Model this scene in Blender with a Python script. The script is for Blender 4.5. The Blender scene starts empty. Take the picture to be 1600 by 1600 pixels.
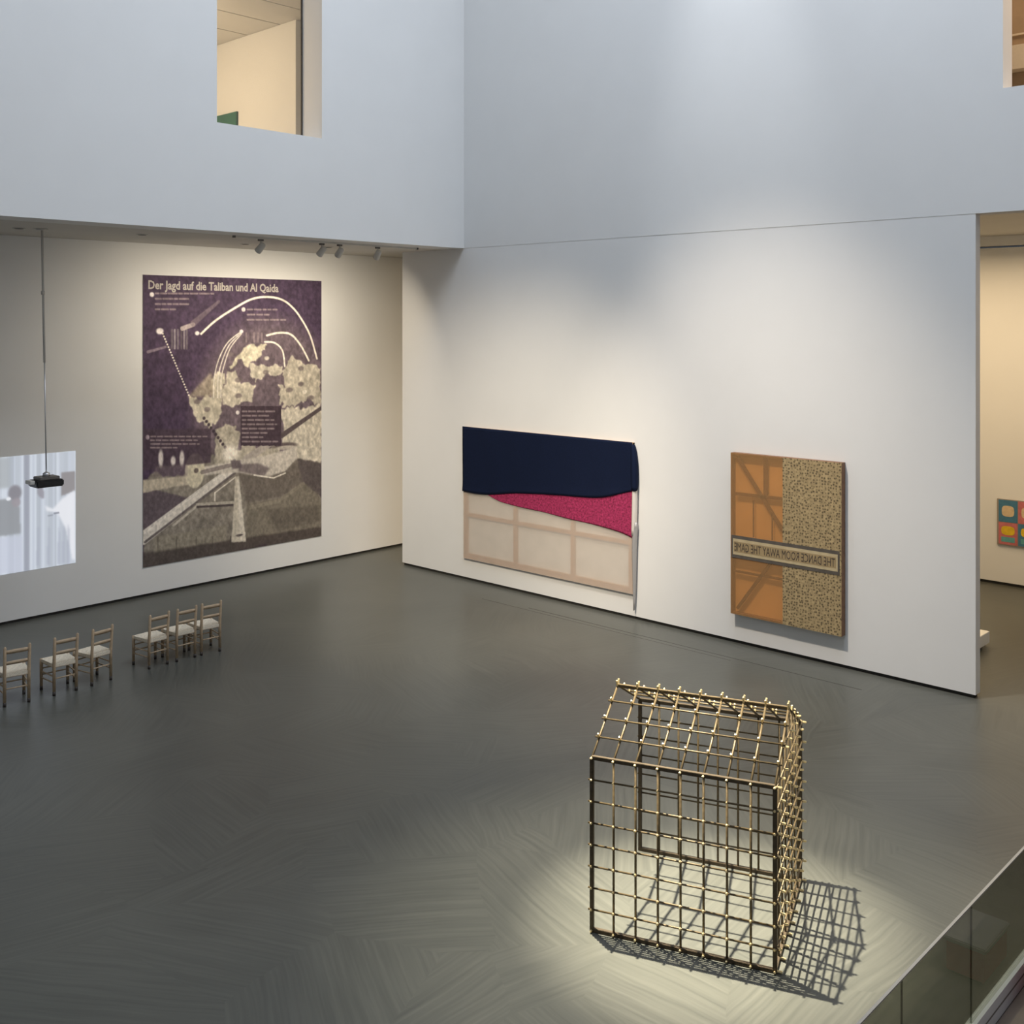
import bpy, bmesh, math, random
import numpy as np
from mathutils import Vector, Matrix

random.seed(7)
scn = bpy.context.scene
col = scn.collection

# ------------------------------------------------------------------ camera
F, TH, V0 = 1673.0, math.radians(43.192), 504.44          # focal length (px), yaw, horizon row
cam = bpy.data.cameras.new('camera')
cam.sensor_fit = 'HORIZONTAL'; cam.sensor_width = 36.0
cam.lens = 36.0 * F / 1600.0
cam.shift_y = -(800.0 - V0) / 1600.0
cam.clip_end = 200
camo = bpy.data.objects.new('camera', cam); col.objects.link(camo)
camo.location = (0, 0, 5.3)
camo.rotation_euler = (math.radians(90), 0, -(math.pi / 2 - math.atan2(math.sin(TH), math.cos(TH))))
scn.camera = camo

# ------------------------------------------------------------------ world, lights, exposure
scn.view_settings.view_transform = 'Standard'
scn.view_settings.look = 'None'
scn.view_settings.gamma = 1.0
scn.view_settings.use_curve_mapping = False
scn.view_settings.exposure = 0.0
scn.cycles.max_bounces = 6; scn.cycles.diffuse_bounces = 3; scn.cycles.glossy_bounces = 2; scn.cycles.transmission_bounces = 2
scn.cycles.caustics_reflective = False; scn.cycles.caustics_refractive = False
w = bpy.data.worlds.new('world'); scn.world = w; w.use_nodes = True
w.node_tree.nodes['Background'].inputs[0].default_value = (0.75, 0.85, 1.0, 1)
w.node_tree.nodes['Background'].inputs[1].default_value = 0.05

def light(name, kind, loc, energy, color, target=None, size=0.3, size_y=None, cone=None, blend=0.6, spread=None):
    l = bpy.data.lights.new(name, kind); l.energy = energy; l.color = color
    if kind == 'AREA':
        l.size = size
        if size_y: l.shape = 'RECTANGLE'; l.size_y = size_y
        if spread: l.spread = math.radians(spread)
    else:
        l.shadow_soft_size = size
    if kind == 'SPOT':
        l.spot_size = math.radians(cone); l.spot_blend = blend
    o = bpy.data.objects.new(name, l); col.objects.link(o); o.location = loc
    if target is not None:
        d = Vector(target) - Vector(loc); o.rotation_euler = d.to_track_quat('-Z', 'Y').to_euler()
    return o

COOL, WARM, AMBER = (0.80, 0.88, 1.0), (1.0, 0.86, 0.66), (1.0, 0.74, 0.44)
light('skylight', 'AREA', (9.5, 6.5, 18.6), 1580, COOL, None, 9, 9)
# ceiling spots of the atrium
light('cage_spot', 'SPOT', (7.95, 7.9, 11.6), 33000, (1.0, 0.90, 0.70), (8.12, 5.15, 0.0), 0.06, cone=18.5, blend=1.0)
light('cage_spot_spill', 'SPOT', (7.95, 7.9, 11.6), 7500, (1.0, 0.90, 0.70), (8.0, 5.2, 0.0), 0.06, cone=36, blend=1.0)  # second lamp added at the cage spot to soften the edge of its pool
light('wall_spot_a', 'SPOT', (5.0, 8.5, 10.2), 6300, WARM, (15.4, 15.2, 0.6), 0.3, cone=44, blend=1.0)
light('wall_spot_b', 'SPOT', (8.5, 9.8, 13.5), 5600, (1.0, .87, .71), (15.4, 8.5, -1.3), 0.3, cone=50, blend=1.0)
light('wall_graze', 'SPOT', (13.6, 9.6, 17.5), 1500, (.92, .96, 1.0), (15.4, 9.4, 7.5), 0.3, cone=26, blend=1.0)
# gallery lights
light('gallery_light_a', 'AREA', (19.2, 8.0, 6.7), 440, AMBER, None, 4.5, 10)
light('gallery_light_b', 'POINT', (9.2, 20.2, 10.0), 295, (1.0, .76, .48), None, 0.5)
light('gallery_light_c', 'AREA', (17.2, 3.6, 12.6), 170, (1.0, .74, .48), None, 2, 3)

# ------------------------------------------------------------------ materials
MATS = {}
def lin(c):
    return tuple((x / 12.92 if x <= 0.04045 else ((x + 0.055) / 1.055) ** 2.4) for x in (v / 255.0 for v in c))

def mat(name, rgb=(0.8, 0.8, 0.8), rough=0.6, metal=0.0, spec=0.5, noise=0.0, nscale=20.0, bump=0.0, bscale=80.0):
    if name in MATS: return MATS[name]
    m = bpy.data.materials.new(name); m.use_nodes = True
    nt = m.node_tree; b = nt.nodes['Principled BSDF']
    b.inputs['Base Color'].default_value = (*rgb, 1)
    b.inputs['Roughness'].default_value = rough; b.inputs['Metallic'].default_value = metal
    b.inputs['Specular IOR Level'].default_value = spec
    tc = nt.nodes.new('ShaderNodeTexCoord')
    if noise:
        n = nt.nodes.new('ShaderNodeTexNoise'); n.inputs['Scale'].default_value = nscale; n.inputs['Detail'].default_value = 5
        nt.links.new(tc.outputs['Object'], n.inputs['Vector'])
        r = nt.nodes.new('ShaderNodeValToRGB')
        r.color_ramp.elements[0].position = 0.3; r.color_ramp.elements[1].position = 0.7
        r.color_ramp.elements[0].color = (*[c * (1 - noise) for c in rgb], 1)
        r.color_ramp.elements[1].color = (*[min(1, c * (1 + noise)) for c in rgb], 1)
        nt.links.new(n.outputs['Fac'], r.inputs['Fac']); nt.links.new(r.outputs['Color'], b.inputs['Base Color'])
    if bump:
        n2 = nt.nodes.new('ShaderNodeTexNoise'); n2.inputs['Scale'].default_value = bscale; n2.inputs['Detail'].default_value = 3
        nt.links.new(tc.outputs['Object'], n2.inputs['Vector'])
        bp = nt.nodes.new('ShaderNodeBump'); bp.inputs['Strength'].default_value = bump; bp.inputs['Distance'].default_value = 0.01
        nt.links.new(n2.outputs['Fac'], bp.inputs['Height']); nt.links.new(bp.outputs['Normal'], b.inputs['Normal'])
    MATS[name] = m
    return m

WHITE = mat('white_paint', (0.80, 0.80, 0.79), 0.85, spec=0.2, noise=0.012, nscale=1.2)
CEIL = mat('ceiling_paint', (0.66, 0.64, 0.60), 0.9, spec=0.1, noise=0.02, nscale=2)
GAP = mat('shadow_gap', (0.03, 0.028, 0.025), 0.8)
BRONZE = mat('bronze_rod', (0.10, 0.073, 0.037), 0.5, 0.4, noise=0.25, nscale=30)
BRASS = mat('brass_stud', (0.80, 0.64, 0.34), 0.35, 0.6)
DARKBAR = mat('dark_bar', (0.075, 0.056, 0.035), 0.5, 0.4, noise=0.2, nscale=25)
PINE = mat('pale_wood', (0.50, 0.37, 0.24), 0.6, noise=0.15, nscale=18)
RUSH = mat('woven_rush', (0.80, 0.71, 0.56), 0.85, noise=0.18, nscale=60, bump=0.4, bscale=90)
TIP = mat('dark_tip', (0.05, 0.04, 0.035), 0.6)
FIX = mat('fixture_white', (0.62, 0.60, 0.56), 0.5)
FIXD = mat('fixture_dark', (0.12, 0.11, 0.10), 0.5)
STEEL = mat('brushed_steel', (0.55, 0.56, 0.58), 0.35, 0.8)
BLACK = mat('projector_black', (0.012, 0.013, 0.015), 0.4)
STRETCH = mat('stretcher_wood', (0.52, 0.30, 0.15), 0.7, noise=0.12, nscale=12)
STRETCH2 = mat('brace_wood', (0.13, 0.05, 0.02), 0.7, noise=0.15, nscale=12)
BOXWOOD = mat('box_wood', (0.20, 0.10, 0.05), 0.6, noise=0.2, nscale=15)
BLUE = mat('navy_cloth', (0.006, 0.011, 0.033), 0.85, spec=0.12, noise=0.25, nscale=90, bump=0.3, bscale=200)
PINK = mat('magenta_weave', (0.34, 0.032, 0.10), 0.85, spec=0.2, noise=0.5, nscale=28, bump=0.5, bscale=120)
CLOTH = mat('white_cloth', (0.72, 0.68, 0.64), 0.9, spec=0.1)
SILVER_SHADE = mat('shaded_silver_cloth', (0.42, 0.41, 0.41), 0.55, 0.3)  # silver-white cloth, greyed to put the shade on the hanging tail into its colour

def floor_material():
    m = bpy.data.materials.new('slate_floor'); m.use_nodes = True
    nt = m.node_tree; N = nt.nodes; L = nt.links; b = N['Principled BSDF']
    tc = N.new('ShaderNodeTexCoord')
    v = N.new('ShaderNodeTexVoronoi'); v.inputs['Scale'].default_value = 0.75; v.feature = 'F1'
    wob = N.new('ShaderNodeTexNoise'); wob.inputs['Scale'].default_value = 0.5; wob.inputs['Detail'].default_value = 3
    add = N.new('ShaderNodeVectorMath'); add.operation = 'MULTIPLY_ADD'
    add.inputs[1].default_value = (.6, .6, 0); L.new(wob.outputs['Color'], add.inputs[0]); L.new(tc.outputs['Object'], wob.inputs['Vector'])
    L.new(tc.outputs['Object'], add.inputs[2]); L.new(add.outputs[0], v.inputs['Vector'])
    sep = N.new('ShaderNodeSeparateColor'); L.new(v.outputs['Color'], sep.inputs[0])
    ang = N.new('ShaderNodeMath'); ang.operation = 'MULTIPLY'; ang.inputs[1].default_value = 6.28; L.new(sep.outputs[0], ang.inputs[0])
    rot = N.new('ShaderNodeVectorRotate'); rot.rotation_type = 'Z_AXIS'
    ad2 = N.new('ShaderNodeVectorMath'); ad2.operation = 'MULTIPLY_ADD'; ad2.inputs[1].default_value = (.22, .22, 0); L.new(wob.outputs['Color'], ad2.inputs[0]); L.new(tc.outputs['Object'], ad2.inputs[2]); L.new(ad2.outputs[0], rot.inputs['Vector']); L.new(ang.outputs[0], rot.inputs['Angle'])
    mp = N.new('ShaderNodeMapping'); mp.inputs['Scale'].default_value = (0.8, 24, 1); L.new(rot.outputs[0], mp.inputs['Vector'])
    st = N.new('ShaderNodeTexNoise'); st.inputs['Scale'].default_value = 1.0; st.inputs['Detail'].default_value = 4; L.new(mp.outputs[0], st.inputs['Vector'])
    big = N.new('ShaderNodeTexNoise'); big.inputs['Scale'].default_value = 0.35; big.inputs['Detail'].default_value = 3; L.new(tc.outputs['Object'], big.inputs['Vector'])
    mx = N.new('ShaderNodeMath'); mx.operation = 'MULTIPLY_ADD'; mx.inputs[1].default_value = 0.55
    L.new(st.outputs['Fac'], mx.inputs[0]); 
    h = N.new('ShaderNodeMath'); h.operation = 'MULTIPLY'; h.inputs[1].default_value = 0.45; L.new(big.outputs['Fac'], h.inputs[0]); L.new(h.outputs[0], mx.inputs[2])
    r = N.new('ShaderNodeValToRGB'); r.color_ramp.elements[0].position = 0.32; r.color_ramp.elements[1].position = 0.68
    r.color_ramp.elements[0].color = (0.066, 0.069, 0.061, 1); r.color_ramp.elements[1].color = (0.116, 0.118, 0.102, 1)
    L.new(mx.outputs[0], r.inputs['Fac']); L.new(r.outputs['Color'], b.inputs['Base Color'])
    rr = N.new('ShaderNodeMapRange'); rr.inputs[3].default_value = 0.30; rr.inputs[4].default_value = 0.40
    L.new(st.outputs['Fac'], rr.inputs[0]); L.new(rr.outputs[0], b.inputs['Roughness'])
    b.inputs['Specular IOR Level'].default_value = 0.32
    return m
SLATE = floor_material()
WOODFL = mat('brown_floor', (0.18, 0.145, 0.125), 0.5, noise=0.15, nscale=4)

def film_material(name, rgb, fac, tint=(1, 1, 1)):
    m = bpy.data.materials.new(name); m.use_nodes = True
    nt = m.node_tree; N = nt.nodes; L = nt.links
    N.remove(N['Principled BSDF']); out = N['Material Output']
    t = N.new('ShaderNodeBsdfTransparent'); t.inputs[0].default_value = (*tint, 1)
    d = N.new('ShaderNodeBsdfDiffuse'); tr = N.new('ShaderNodeBsdfTranslucent')
    tc = N.new('ShaderNodeTexCoord'); n = N.new('ShaderNodeTexNoise'); n.inputs['Scale'].default_value = 3
    L.new(tc.outputs['Object'], n.inputs['Vector'])
    r = N.new('ShaderNodeValToRGB'); r.color_ramp.elements[0].color = (*[c * .93 for c in rgb], 1); r.color_ramp.elements[1].color = (*[min(1, c * 1.07) for c in rgb], 1)
    L.new(n.outputs['Fac'], r.inputs['Fac']); L.new(r.outputs[0], d.inputs[0]); L.new(r.outputs[0], tr.inputs[0])
    a = N.new('ShaderNodeMixShader'); a.inputs[0].default_value = 0.15; L.new(d.outputs[0], a.inputs[1]); L.new(tr.outputs[0], a.inputs[2])
    mx = N.new('ShaderNodeMixShader'); mx.inputs[0].default_value = fac; L.new(a.outputs[0], mx.inputs[1]); L.new(t.outputs[0], mx.inputs[2])
    L.new(mx.outputs[0], out.inputs[0])
    return m
GAUZE = film_material('cream_gauze', (0.82, 0.77, 0.71), 0.68, (.98, .96, .94))
AMBERFILM = film_material('amber_film', (0.64, 0.42, 0.22), 0.72, (1.0, .90, .76))

def glass_material():
    m = bpy.data.materials.new('tinted_glass'); m.use_nodes = True
    nt = m.node_tree; N = nt.nodes; L = nt.links
    N.remove(N['Principled BSDF']); out = N['Material Output']
    t = N.new('ShaderNodeBsdfTransparent'); t.inputs[0].default_value = (0.50, 0.52, 0.47, 1)
    g = N.new('ShaderNodeBsdfGlossy'); g.inputs['Roughness'].default_value = 0.02
    mx = N.new('ShaderNodeMixShader'); mx.inputs[0].default_value = 0.10; L.new(t.outputs[0], mx.inputs[1]); L.new(g.outputs[0], mx.inputs[2])
    L.new(mx.outputs[0], out.inputs[0])
    return m
GLASS = glass_material()

def speckle_material():
    m = bpy.data.materials.new('speckled_cloth'); m.use_nodes = True
    nt = m.node_tree; N = nt.nodes; L = nt.links; b = N['Principled BSDF']; b.inputs['Roughness'].default_value = .85
    tc = N.new('ShaderNodeTexCoord'); v = N.new('ShaderNodeTexVoronoi'); v.inputs['Scale'].default_value = 21; v.inputs['Randomness'].default_value = .65
    L.new(tc.outputs['Object'], v.inputs['Vector'])
    r = N.new('ShaderNodeValToRGB'); r.color_ramp.elements[0].position = .22; r.color_ramp.elements[1].position = .42
    r.color_ramp.elements[0].color = (.13, .095, .05, 1); r.color_ramp.elements[1].color = (.40, .30, .155, 1)
    L.new(v.outputs['Distance'], r.inputs['Fac'])
    n = N.new('ShaderNodeTexNoise'); n.inputs['Scale'].default_value = 22; n.inputs['Detail'].default_value = 6; L.new(tc.outputs['Object'], n.inputs['Vector'])
    mr = N.new('ShaderNodeMapRange'); mr.inputs[1].default_value = .3; mr.inputs[2].default_value = .7; mr.inputs[3].default_value = .72; mr.inputs[4].default_value = 1.25
    L.new(n.outputs['Fac'], mr.inputs[0])
    mm = N.new('ShaderNodeMix'); mm.data_type = 'RGBA'; mm.blend_type = 'MULTIPLY'; mm.inputs[0].default_value = 1
    L.new(r.outputs[0], mm.inputs[6]); L.new(mr.outputs[0], mm.inputs[7]); L.new(mm.outputs[2], b.inputs['Base Color'])
    return m
SPECKLE = speckle_material()

def attr_material(name, emit=0.0):
    m = bpy.data.materials.new(name); m.use_nodes = True
    nt = m.node_tree; b = nt.nodes['Principled BSDF']
    a = nt.nodes.new('ShaderNodeAttribute'); a.attribute_name = 'print'
    b.inputs['Roughness'].default_value = 0.7; b.inputs['Specular IOR Level'].default_value = 0.2
    if emit:
        b.inputs['Base Color'].default_value = (.2, .2, .2, 1)
        nt.links.new(a.outputs['Color'], b.inputs['Emission Color']); b.inputs['Emission Strength'].default_value = emit
    else:
        nt.links.new(a.outputs['Color'], b.inputs['Base Color'])
    return m
PRINT = attr_material('printed_paper')
PROJ = attr_material('projected_light', 0.78)

# ------------------------------------------------------------------ mesh helpers
def tag(o, label, cat, group=None, kind=None):
    o['label'] = label; o['category'] = cat
    if group: o['group'] = group
    if kind: o['kind'] = kind
    return o
def link(name, me, material=None, parent=None, loc=(0, 0, 0), rot=None):
    o = bpy.data.objects.new(name, me); col.objects.link(o)
    if material and me and not me.materials: me.materials.append(material)
    o.location = loc
    if rot is not None: o.rotation_euler = rot
    if parent: o.parent = parent
    return o
def empty(name, loc, rz=0):
    o = bpy.data.objects.new(name, None); o.empty_display_size = .2; col.objects.link(o); o.location = loc; o.rotation_euler = (0, 0, rz)
    return o
def bm_box(bm, lo, hi):
    x0, y0, z0 = lo; x1, y1, z1 = hi
    vs = [bm.verts.new(p) for p in ((x0, y0, z0), (x1, y0, z0), (x1, y1, z0), (x0, y1, z0), (x0, y0, z1), (x1, y0, z1), (x1, y1, z1), (x0, y1, z1))]
    for f in ((0, 3, 2, 1), (4, 5, 6, 7), (0, 1, 5, 4), (1, 2, 6, 5), (2, 3, 7, 6), (3, 0, 4, 7)): bm.faces.new([vs[i] for i in f])
def bm_bar(bm, p0, p1, wx, wy, up=(0, 0, 1)):
    p0, p1 = Vector(p0), Vector(p1); d = (p1 - p0).normalized(); u = Vector(up)
    if abs(d.dot(u)) > .98: u = Vector((0, 1, 0))
    a = d.cross(u).normalized() * wx / 2; b = a.cross(d).normalized() * wy / 2
    r = [[bm.verts.new(p + sa * a + sb * b) for sa, sb in ((-1, -1), (1, -1), (1, 1), (-1, 1))] for p in (p0, p1)]
    for i in range(4): bm.faces.new((r[0][i], r[0][(i + 1) % 4], r[1][(i + 1) % 4], r[1][i]))
    bm.faces.new(r[0][::-1]); bm.faces.new(r[1])
def bm_tube(bm, pts, radii, n=8):
    rings = []
    for i, p in enumerate(pts):
        p = Vector(p); d = (Vector(pts[min(i + 1, len(pts) - 1)]) - Vector(pts[max(i - 1, 0)])).normalized()
        u = Vector((0, 0, 1)) if abs(d.z) < .9 else Vector((1, 0, 0))
        a = d.cross(u).normalized(); b = d.cross(a)
        r = radii[i] if isinstance(radii, (list, tuple)) else radii
        rings.append([bm.verts.new(p + r * (math.cos(t) * a + math.sin(t) * b)) for t in (2 * math.pi * k / n for k in range(n))])
    for r0, r1 in zip(rings, rings[1:]):
        for k in range(n): bm.faces.new((r0[k], r0[(k + 1) % n], r1[(k + 1) % n], r1[k]))
    bm.faces.new(rings[0][::-1]); bm.faces.new(rings[-1])
def done(bm, name, bevel=0.0, smooth=False):
    if bevel: bmesh.ops.bevel(bm, geom=list(bm.edges), offset=bevel, segments=2, affect='EDGES', clamp_overlap=True)
    bmesh.ops.recalc_face_normals(bm, faces=bm.faces)
    me = bpy.data.meshes.new(name); bm.to_mesh(me); bm.free()
    if smooth:
        for p in me.polygons: p.use_smooth = True
    return me
def boxes(name, bl, material, parent=None, bevel=0.0, loc=(0, 0, 0)):
    bm = bmesh.new()
    for lo, hi in bl: bm_box(bm, lo, hi)
    return link(name, done(bm, name, bevel), material, parent, loc)
def bar(name, p0, p1, wx, wy, material, parent, bevel=0.0):
    bm = bmesh.new(); bm_bar(bm, p0, p1, wx, wy)
    return link(name, done(bm, name, bevel), material, parent)
def tube(name, pts, r, material, parent, n=10):
    bm = bmesh.new(); bm_tube(bm, pts, r, n)
    return link(name, done(bm, name, 0, True), material, parent)
def struct(name, bl, material, label, cat):
    o = boxes(name, bl, material); tag(o, label, cat, kind='structure'); return o
def text_mesh(body, size, align='LEFT', extrude=0.0, bold=0.0):
    c = bpy.data.curves.new('lettering', 'FONT'); c.body = body; c.size = size; c.align_x = align; c.extrude = extrude
    c.resolution_u = 2; c.offset = bold
    o = bpy.data.objects.new('lettering', c); col.objects.link(o)
    me = bpy.data.meshes.new_from_object(o.evaluated_get(bpy.context.evaluated_depsgraph_get()))
    bpy.data.objects.remove(o); return me

# ------------------------------------------------------------------ the setting
XR, YL, YO = 15.462, 19.35, 15.877      # right wall face, left wall face, face of the hanging upper wall
ZC, ZT = 6.84, 18.8                     # soffit height, top of the atrium
struct('floor', [((-5, 2.86, -.2), (24, 24, 0))], SLATE, 'dark grey slate floor of the atrium', 'floor')
struct('floor_walkway', [((-5, -5, -.2), (24, 2.86, .02))], WOODFL, 'brown floor on the near side of the glass railing', 'floor')
BG = .055
struct('wall_left', [((-5, YL, BG), (24, YL + .2, ZC))], WHITE, 'white gallery wall behind the poster and the projection', 'wall')
struct('baseboard_left', [((-5, YL + .03, 0), (24, YL + .2, BG))], GAP, 'dark shadow gap below the poster wall', 'baseboard')
struct('wall_right', [((XR, 5.56, BG), (XR + .17, 17.81, ZC))], WHITE, 'free-standing white wall carrying the two textile works', 'wall')
struct('baseboard_right', [((XR + .03, 5.59, 0), (XR + .14, 17.78, BG))], GAP, 'dark shadow gap below the wall with the textile works', 'baseboard')
# upper part of the right wall with its window opening
UX0, UX1 = XR - .004, XR + .36
wy0, wy1, wz0, wz1 = 2.4, 5.19, 8.55, 12.8
struct('wall_right_upper', [((UX0, wy1, ZC), (UX1, YO + .6, ZT)), ((UX0, -5, ZC), (UX1, wy1, wz0)), ((UX0, -5, wz1), (UX1, wy1, ZT)), ((UX0, -5, wz0), (UX1, wy0, wz1))],
       WHITE, 'tall white upper wall above the two textile works', 'wall')
# hanging wall over the left gallery with its window opening
hx0, hx1, hz0, hz1 = 9.692, 11.852, 8.66, 13.2
struct('wall_left_upper', [((-5, YO, ZC), (hx0, YO + .607, ZT)), ((hx1, YO, ZC), (UX0, YO + .607, ZT)), ((hx0, YO, ZC), (hx1, YO + .607, hz0)), ((hx0, YO, hz1), (hx1, YO + .607, ZT))],
       WHITE, 'white hanging upper wall with a tall interior window', 'wall')
struct('ceiling', [((-5, YO + .02, ZC + .001), (24, YL + .2, ZC + .15))], CEIL, 'beige soffit over the left gallery', 'ceiling')
struct('ceiling_gallery', [((XR + .17, -5, 7.06), (24, YO + .02, 7.2))], CEIL, 'ceiling of the warm lit gallery beyond the right opening', 'ceiling')
struct('ceiling_atrium', [((-5, -5, ZT), (UX1, YO + .6, ZT + .2))], WHITE, 'high atrium ceiling around the skylight', 'ceiling')
struct('wall_back', [((-5, -5.2, 0), (24, -5, ZT))], WHITE, 'white wall behind the walkway', 'wall')
struct('wall_side', [((-5.2, -5, 0), (-5, 24, ZT))], WHITE, 'white wall closing the left side of the atrium', 'wall')
# gallery beyond the right opening
XB = 22.56
struct('wall_gallery', [((XB, -5, .06), (XB + .2, 24, 6.82)), ((XB + .02, -5, 6.86), (XB + .2, 24, 7.06))], WHITE, 'warm lit back wall of the gallery beyond the opening', 'wall')
struct('baseboard_gallery', [((XB + .03, -5, 0), (XB + .2, 24, .06))], GAP, 'dark shadow gap below the far gallery wall', 'baseboard')
# upper gallery behind the left window
struct('wall_upper_gallery', [((13.0, 18.3, 7.0), (13.2, 25, 11.5)), ((13.02, 18.32, 11.5), (13.2, 25, 11.54)), ((13.2, 18.3, 7.0), (15.4, 18.5, 11.54))], WHITE, 'warm lit wall inside the upper gallery window', 'wall')
struct('wall_upper_gallery_back', [((4, 25, 7), (15.4, 25.2, 11.54))], WHITE, 'rear wall of the upper gallery', 'wall')
struct('wall_upper_gallery_side', [((3.8, 16.6, 7), (4, 25.2, 11.54))], WHITE, 'left wall of the upper gallery', 'wall')
struct('floor_upper_gallery', [((4, 16.5, 6.995), (15.4, 25, 7.1))], CEIL, 'floor of the upper gallery', 'floor')
bmj = [((4, y, 11.54), (15.4, y + 1.16, 11.7)) for y in (16.5, 17.7, 18.9, 20.1, 21.3, 22.5, 23.7)]
struct('ceiling_upper_gallery', bmj + [((4, 16.5, 11.58), (15.4, 25, 11.72))], CEIL, 'warm panelled ceiling of the upper gallery', 'ceiling')
# upper gallery behind the right window
BROWNP = mat('brown_panel', (0.42, 0.30, 0.19), 0.6, noise=.1, nscale=3)
struct('wall_far_upper', [((19.0, -3, 7.2), (19.2, 9, 13.5))], BROWNP, 'brown panelled wall inside the upper right window', 'wall')
struct('floor_far_upper', [((UX1, -3, 7.2), (19.0, 9, 7.3))], CEIL, 'floor inside the upper right window', 'floor')
struct('ceiling_far_upper', [((UX1, -3, 13.5), (19.2, 9, 13.7))], CEIL, 'ceiling inside the upper right window', 'ceiling')
struct('trim_1', [((18.7, -3, 9.52), (18.98, 9, 9.92)), ((18.95, -3, 10.14), (18.98, 9, 10.17))], mat('cream_band', (.72, .62, .48), .7, noise=.03), 'cream ledge across the brown panel inside the window', 'trim')
struct('window_1', [((hx1 - .03, YO + .590, hz0), (hx1, YO + .612, hz1))], mat('window_seal', (.05, .04, .03), .6), 'dark upright edge of the upper gallery window', 'window')
WG = film_material('clear_pane', (.9, .92, .92), .97)
boxes('pane', [((hx0, YO + .597, hz0), (hx1 - .03, YO + .605, hz1))], WG, bpy.data.objects['window_1'])
struct('trim_2', [((14.72, 6.9, 0), (14.735, 13.4, .0015)), ((14.60, 9.0, 0), (14.608, 14.5, .0012))], mat('floor_joint', (.045, .043, .038), .6), 'thin dark joint line in the slate floor along the right wall', 'trim')

# ------------------------------------------------------------------ glass railing
RY = 2.90
rl = tag(empty('glass_railing', (3.0, RY, .02)), 'tinted glass railing with thin steel cap in front of the walkway', 'railing')
xs = [6.767 + 1.205 * k - 3.0 for k in range(-2, 4)]
for a, b in zip(xs, xs[1:]):
    boxes('glass_panel', [((a + .002, -.008, .10), (b - .002, .008, 1.04))], GLASS, rl)
boxes('top_cap', [((xs[0], -.0095, 1.04), (xs[-1], .0095, 1.050))], mat('cap_metal', (.30, .29, .27), .5, .3), rl)
sh = boxes('base_shoe', [((xs[0], -.035, 0), (xs[-1], .03, .18))], mat('white_metal', (.62, .63, .65), .45, .2), rl)
boxes('shoe_groove', [((xs[0], -.0365, .085), (xs[-1], -.034, .10))], FIXD, sh)

# ------------------------------------------------------------------ brass house
A = Vector((7.278, 5.876, 0)); LW, LD, HE, HA = 1.566, 1.55, 1.515, 1.90
hs = tag(empty('house_cage', A, math.atan2(-.935, .355)), 'house-shaped cage of bronze rods standing in a pool of light', 'sculpture')
_rods = {}
def rod(name, p0, p1, r=.0105, material=BRONZE, ext=.03):
    p0, p1 = Vector(p0), Vector(p1); d = p1 - p0; n = d.normalized(); p0 = p0 - n * ext; p1 = p1 + n * ext; ln = (p1 - p0).length
    k = (round(ln, 4), r, material.name)
    if k not in _rods:
        bm = bmesh.new(); bm_tube(bm, [(0, 0, 0), (0, 0, ln)], r, 8); _rods[k] = done(bm, name, 0, True); _rods[k].materials.append(material)
    o = bpy.data.objects.new(name, _rods[k]); col.objects.link(o); o.parent = hs
    o.location = p0; o.rotation_mode = 'QUATERNION'; o.rotation_quaternion = n.to_track_quat('Z', 'Y')
    return o
studs = {k: bmesh.new() for k in ('front', 'back', 'roof', 'gable')}
def stud(key, p, n, ln=.045):
    p, n = Vector(p), Vector(n).normalized()
    bm_tube(studs[key], [p - n * .015, p + n * (ln - .008), p + n * ln], [.009, .0105, .007], 6)
NX = NZ = 8
cx = [LW * i / NX for i in range(NX + 1)]; cz = [.012 + (HE - .012) * i / NZ for i in range(NZ + 1)]; cy = [LD * i / NX for i in range(NX + 1)]
for side, y, o in (('front', 0, -1), ('back', LD, 1)):
    for i, x in enumerate(cx):
        if 0 < i < NX: rod('vertical_rod', (x, y, .01), (x, y, HE), ext=0)
        for z in cz: stud(side, (x, y + o * .018, max(z, .016)), (0, o, 0), .022)
    for j, z in enumerate(cz):
        if 0 < j < NZ: rod('horizontal_rod', (0, y + o * .017, z), (LW, y + o * .017, z), .0085)
slope = Vector((0, LD / 2, HA - HE)); sl = slope.length
for sgn, y0 in ((1, 0), (-1, LD)):
    nrm = Vector((0, -sgn * (HA - HE), LD / 2)).normalized()
    for x in cx:
        rod('rafter_rod', (x, y0, HE), (x, LD / 2, HA), ext=.02)
        for k in range(1, 4):
            p = Vector((x, y0 + sgn * LD / 2 * k / 4, HE + (HA - HE) * k / 4)); stud('roof', p + nrm * .012, nrm, .045)
        stud('roof', (x, LD / 2 - sgn * .02, HA + .012), (0, -sgn * .3, 1), .045)
    for k in range(1, 4):
        y = y0 + sgn * LD / 2 * k / 4; z = HE + (HA - HE) * k / 4
        p0 = Vector((0, y, z)) + nrm * .017; rod('purlin_rod', p0, p0 + Vector((LW, 0, 0)), .0085)
def roof_z(y): return HE + (HA - HE) * (1 - abs(y - LD / 2) / (LD / 2))
for i, y in enumerate(cy):
    if 0 < i < NX: rod('gable_vertical_rod', (LW, y, .01), (LW, y, roof_z(y)), ext=0)
    for z in cz + [HE + .19]:
        if z < roof_z(y) + .01: stud('gable', (LW + .018, y, max(z, .016)), (1, 0, 0), .04)
for z in cz[1:-1]: rod('gable_horizontal_rod', (LW + .017, 0, z), (LW + .017, LD, z), .0085)
for z in (HE + .001, HE + .19):
    t = (z - HE) / (HA - HE) * LD / 2; rod('gable_horizontal_rod', (LW + .017, t, z), (LW + .017, LD - t, z), .0085)
for x, y in ((0, 0), (LW, 0), (0, LD), (LW, LD)): bar('corner_post', (x, y, 0), (x, y, HE), .034, .034, DARKBAR, hs, .003)
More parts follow.
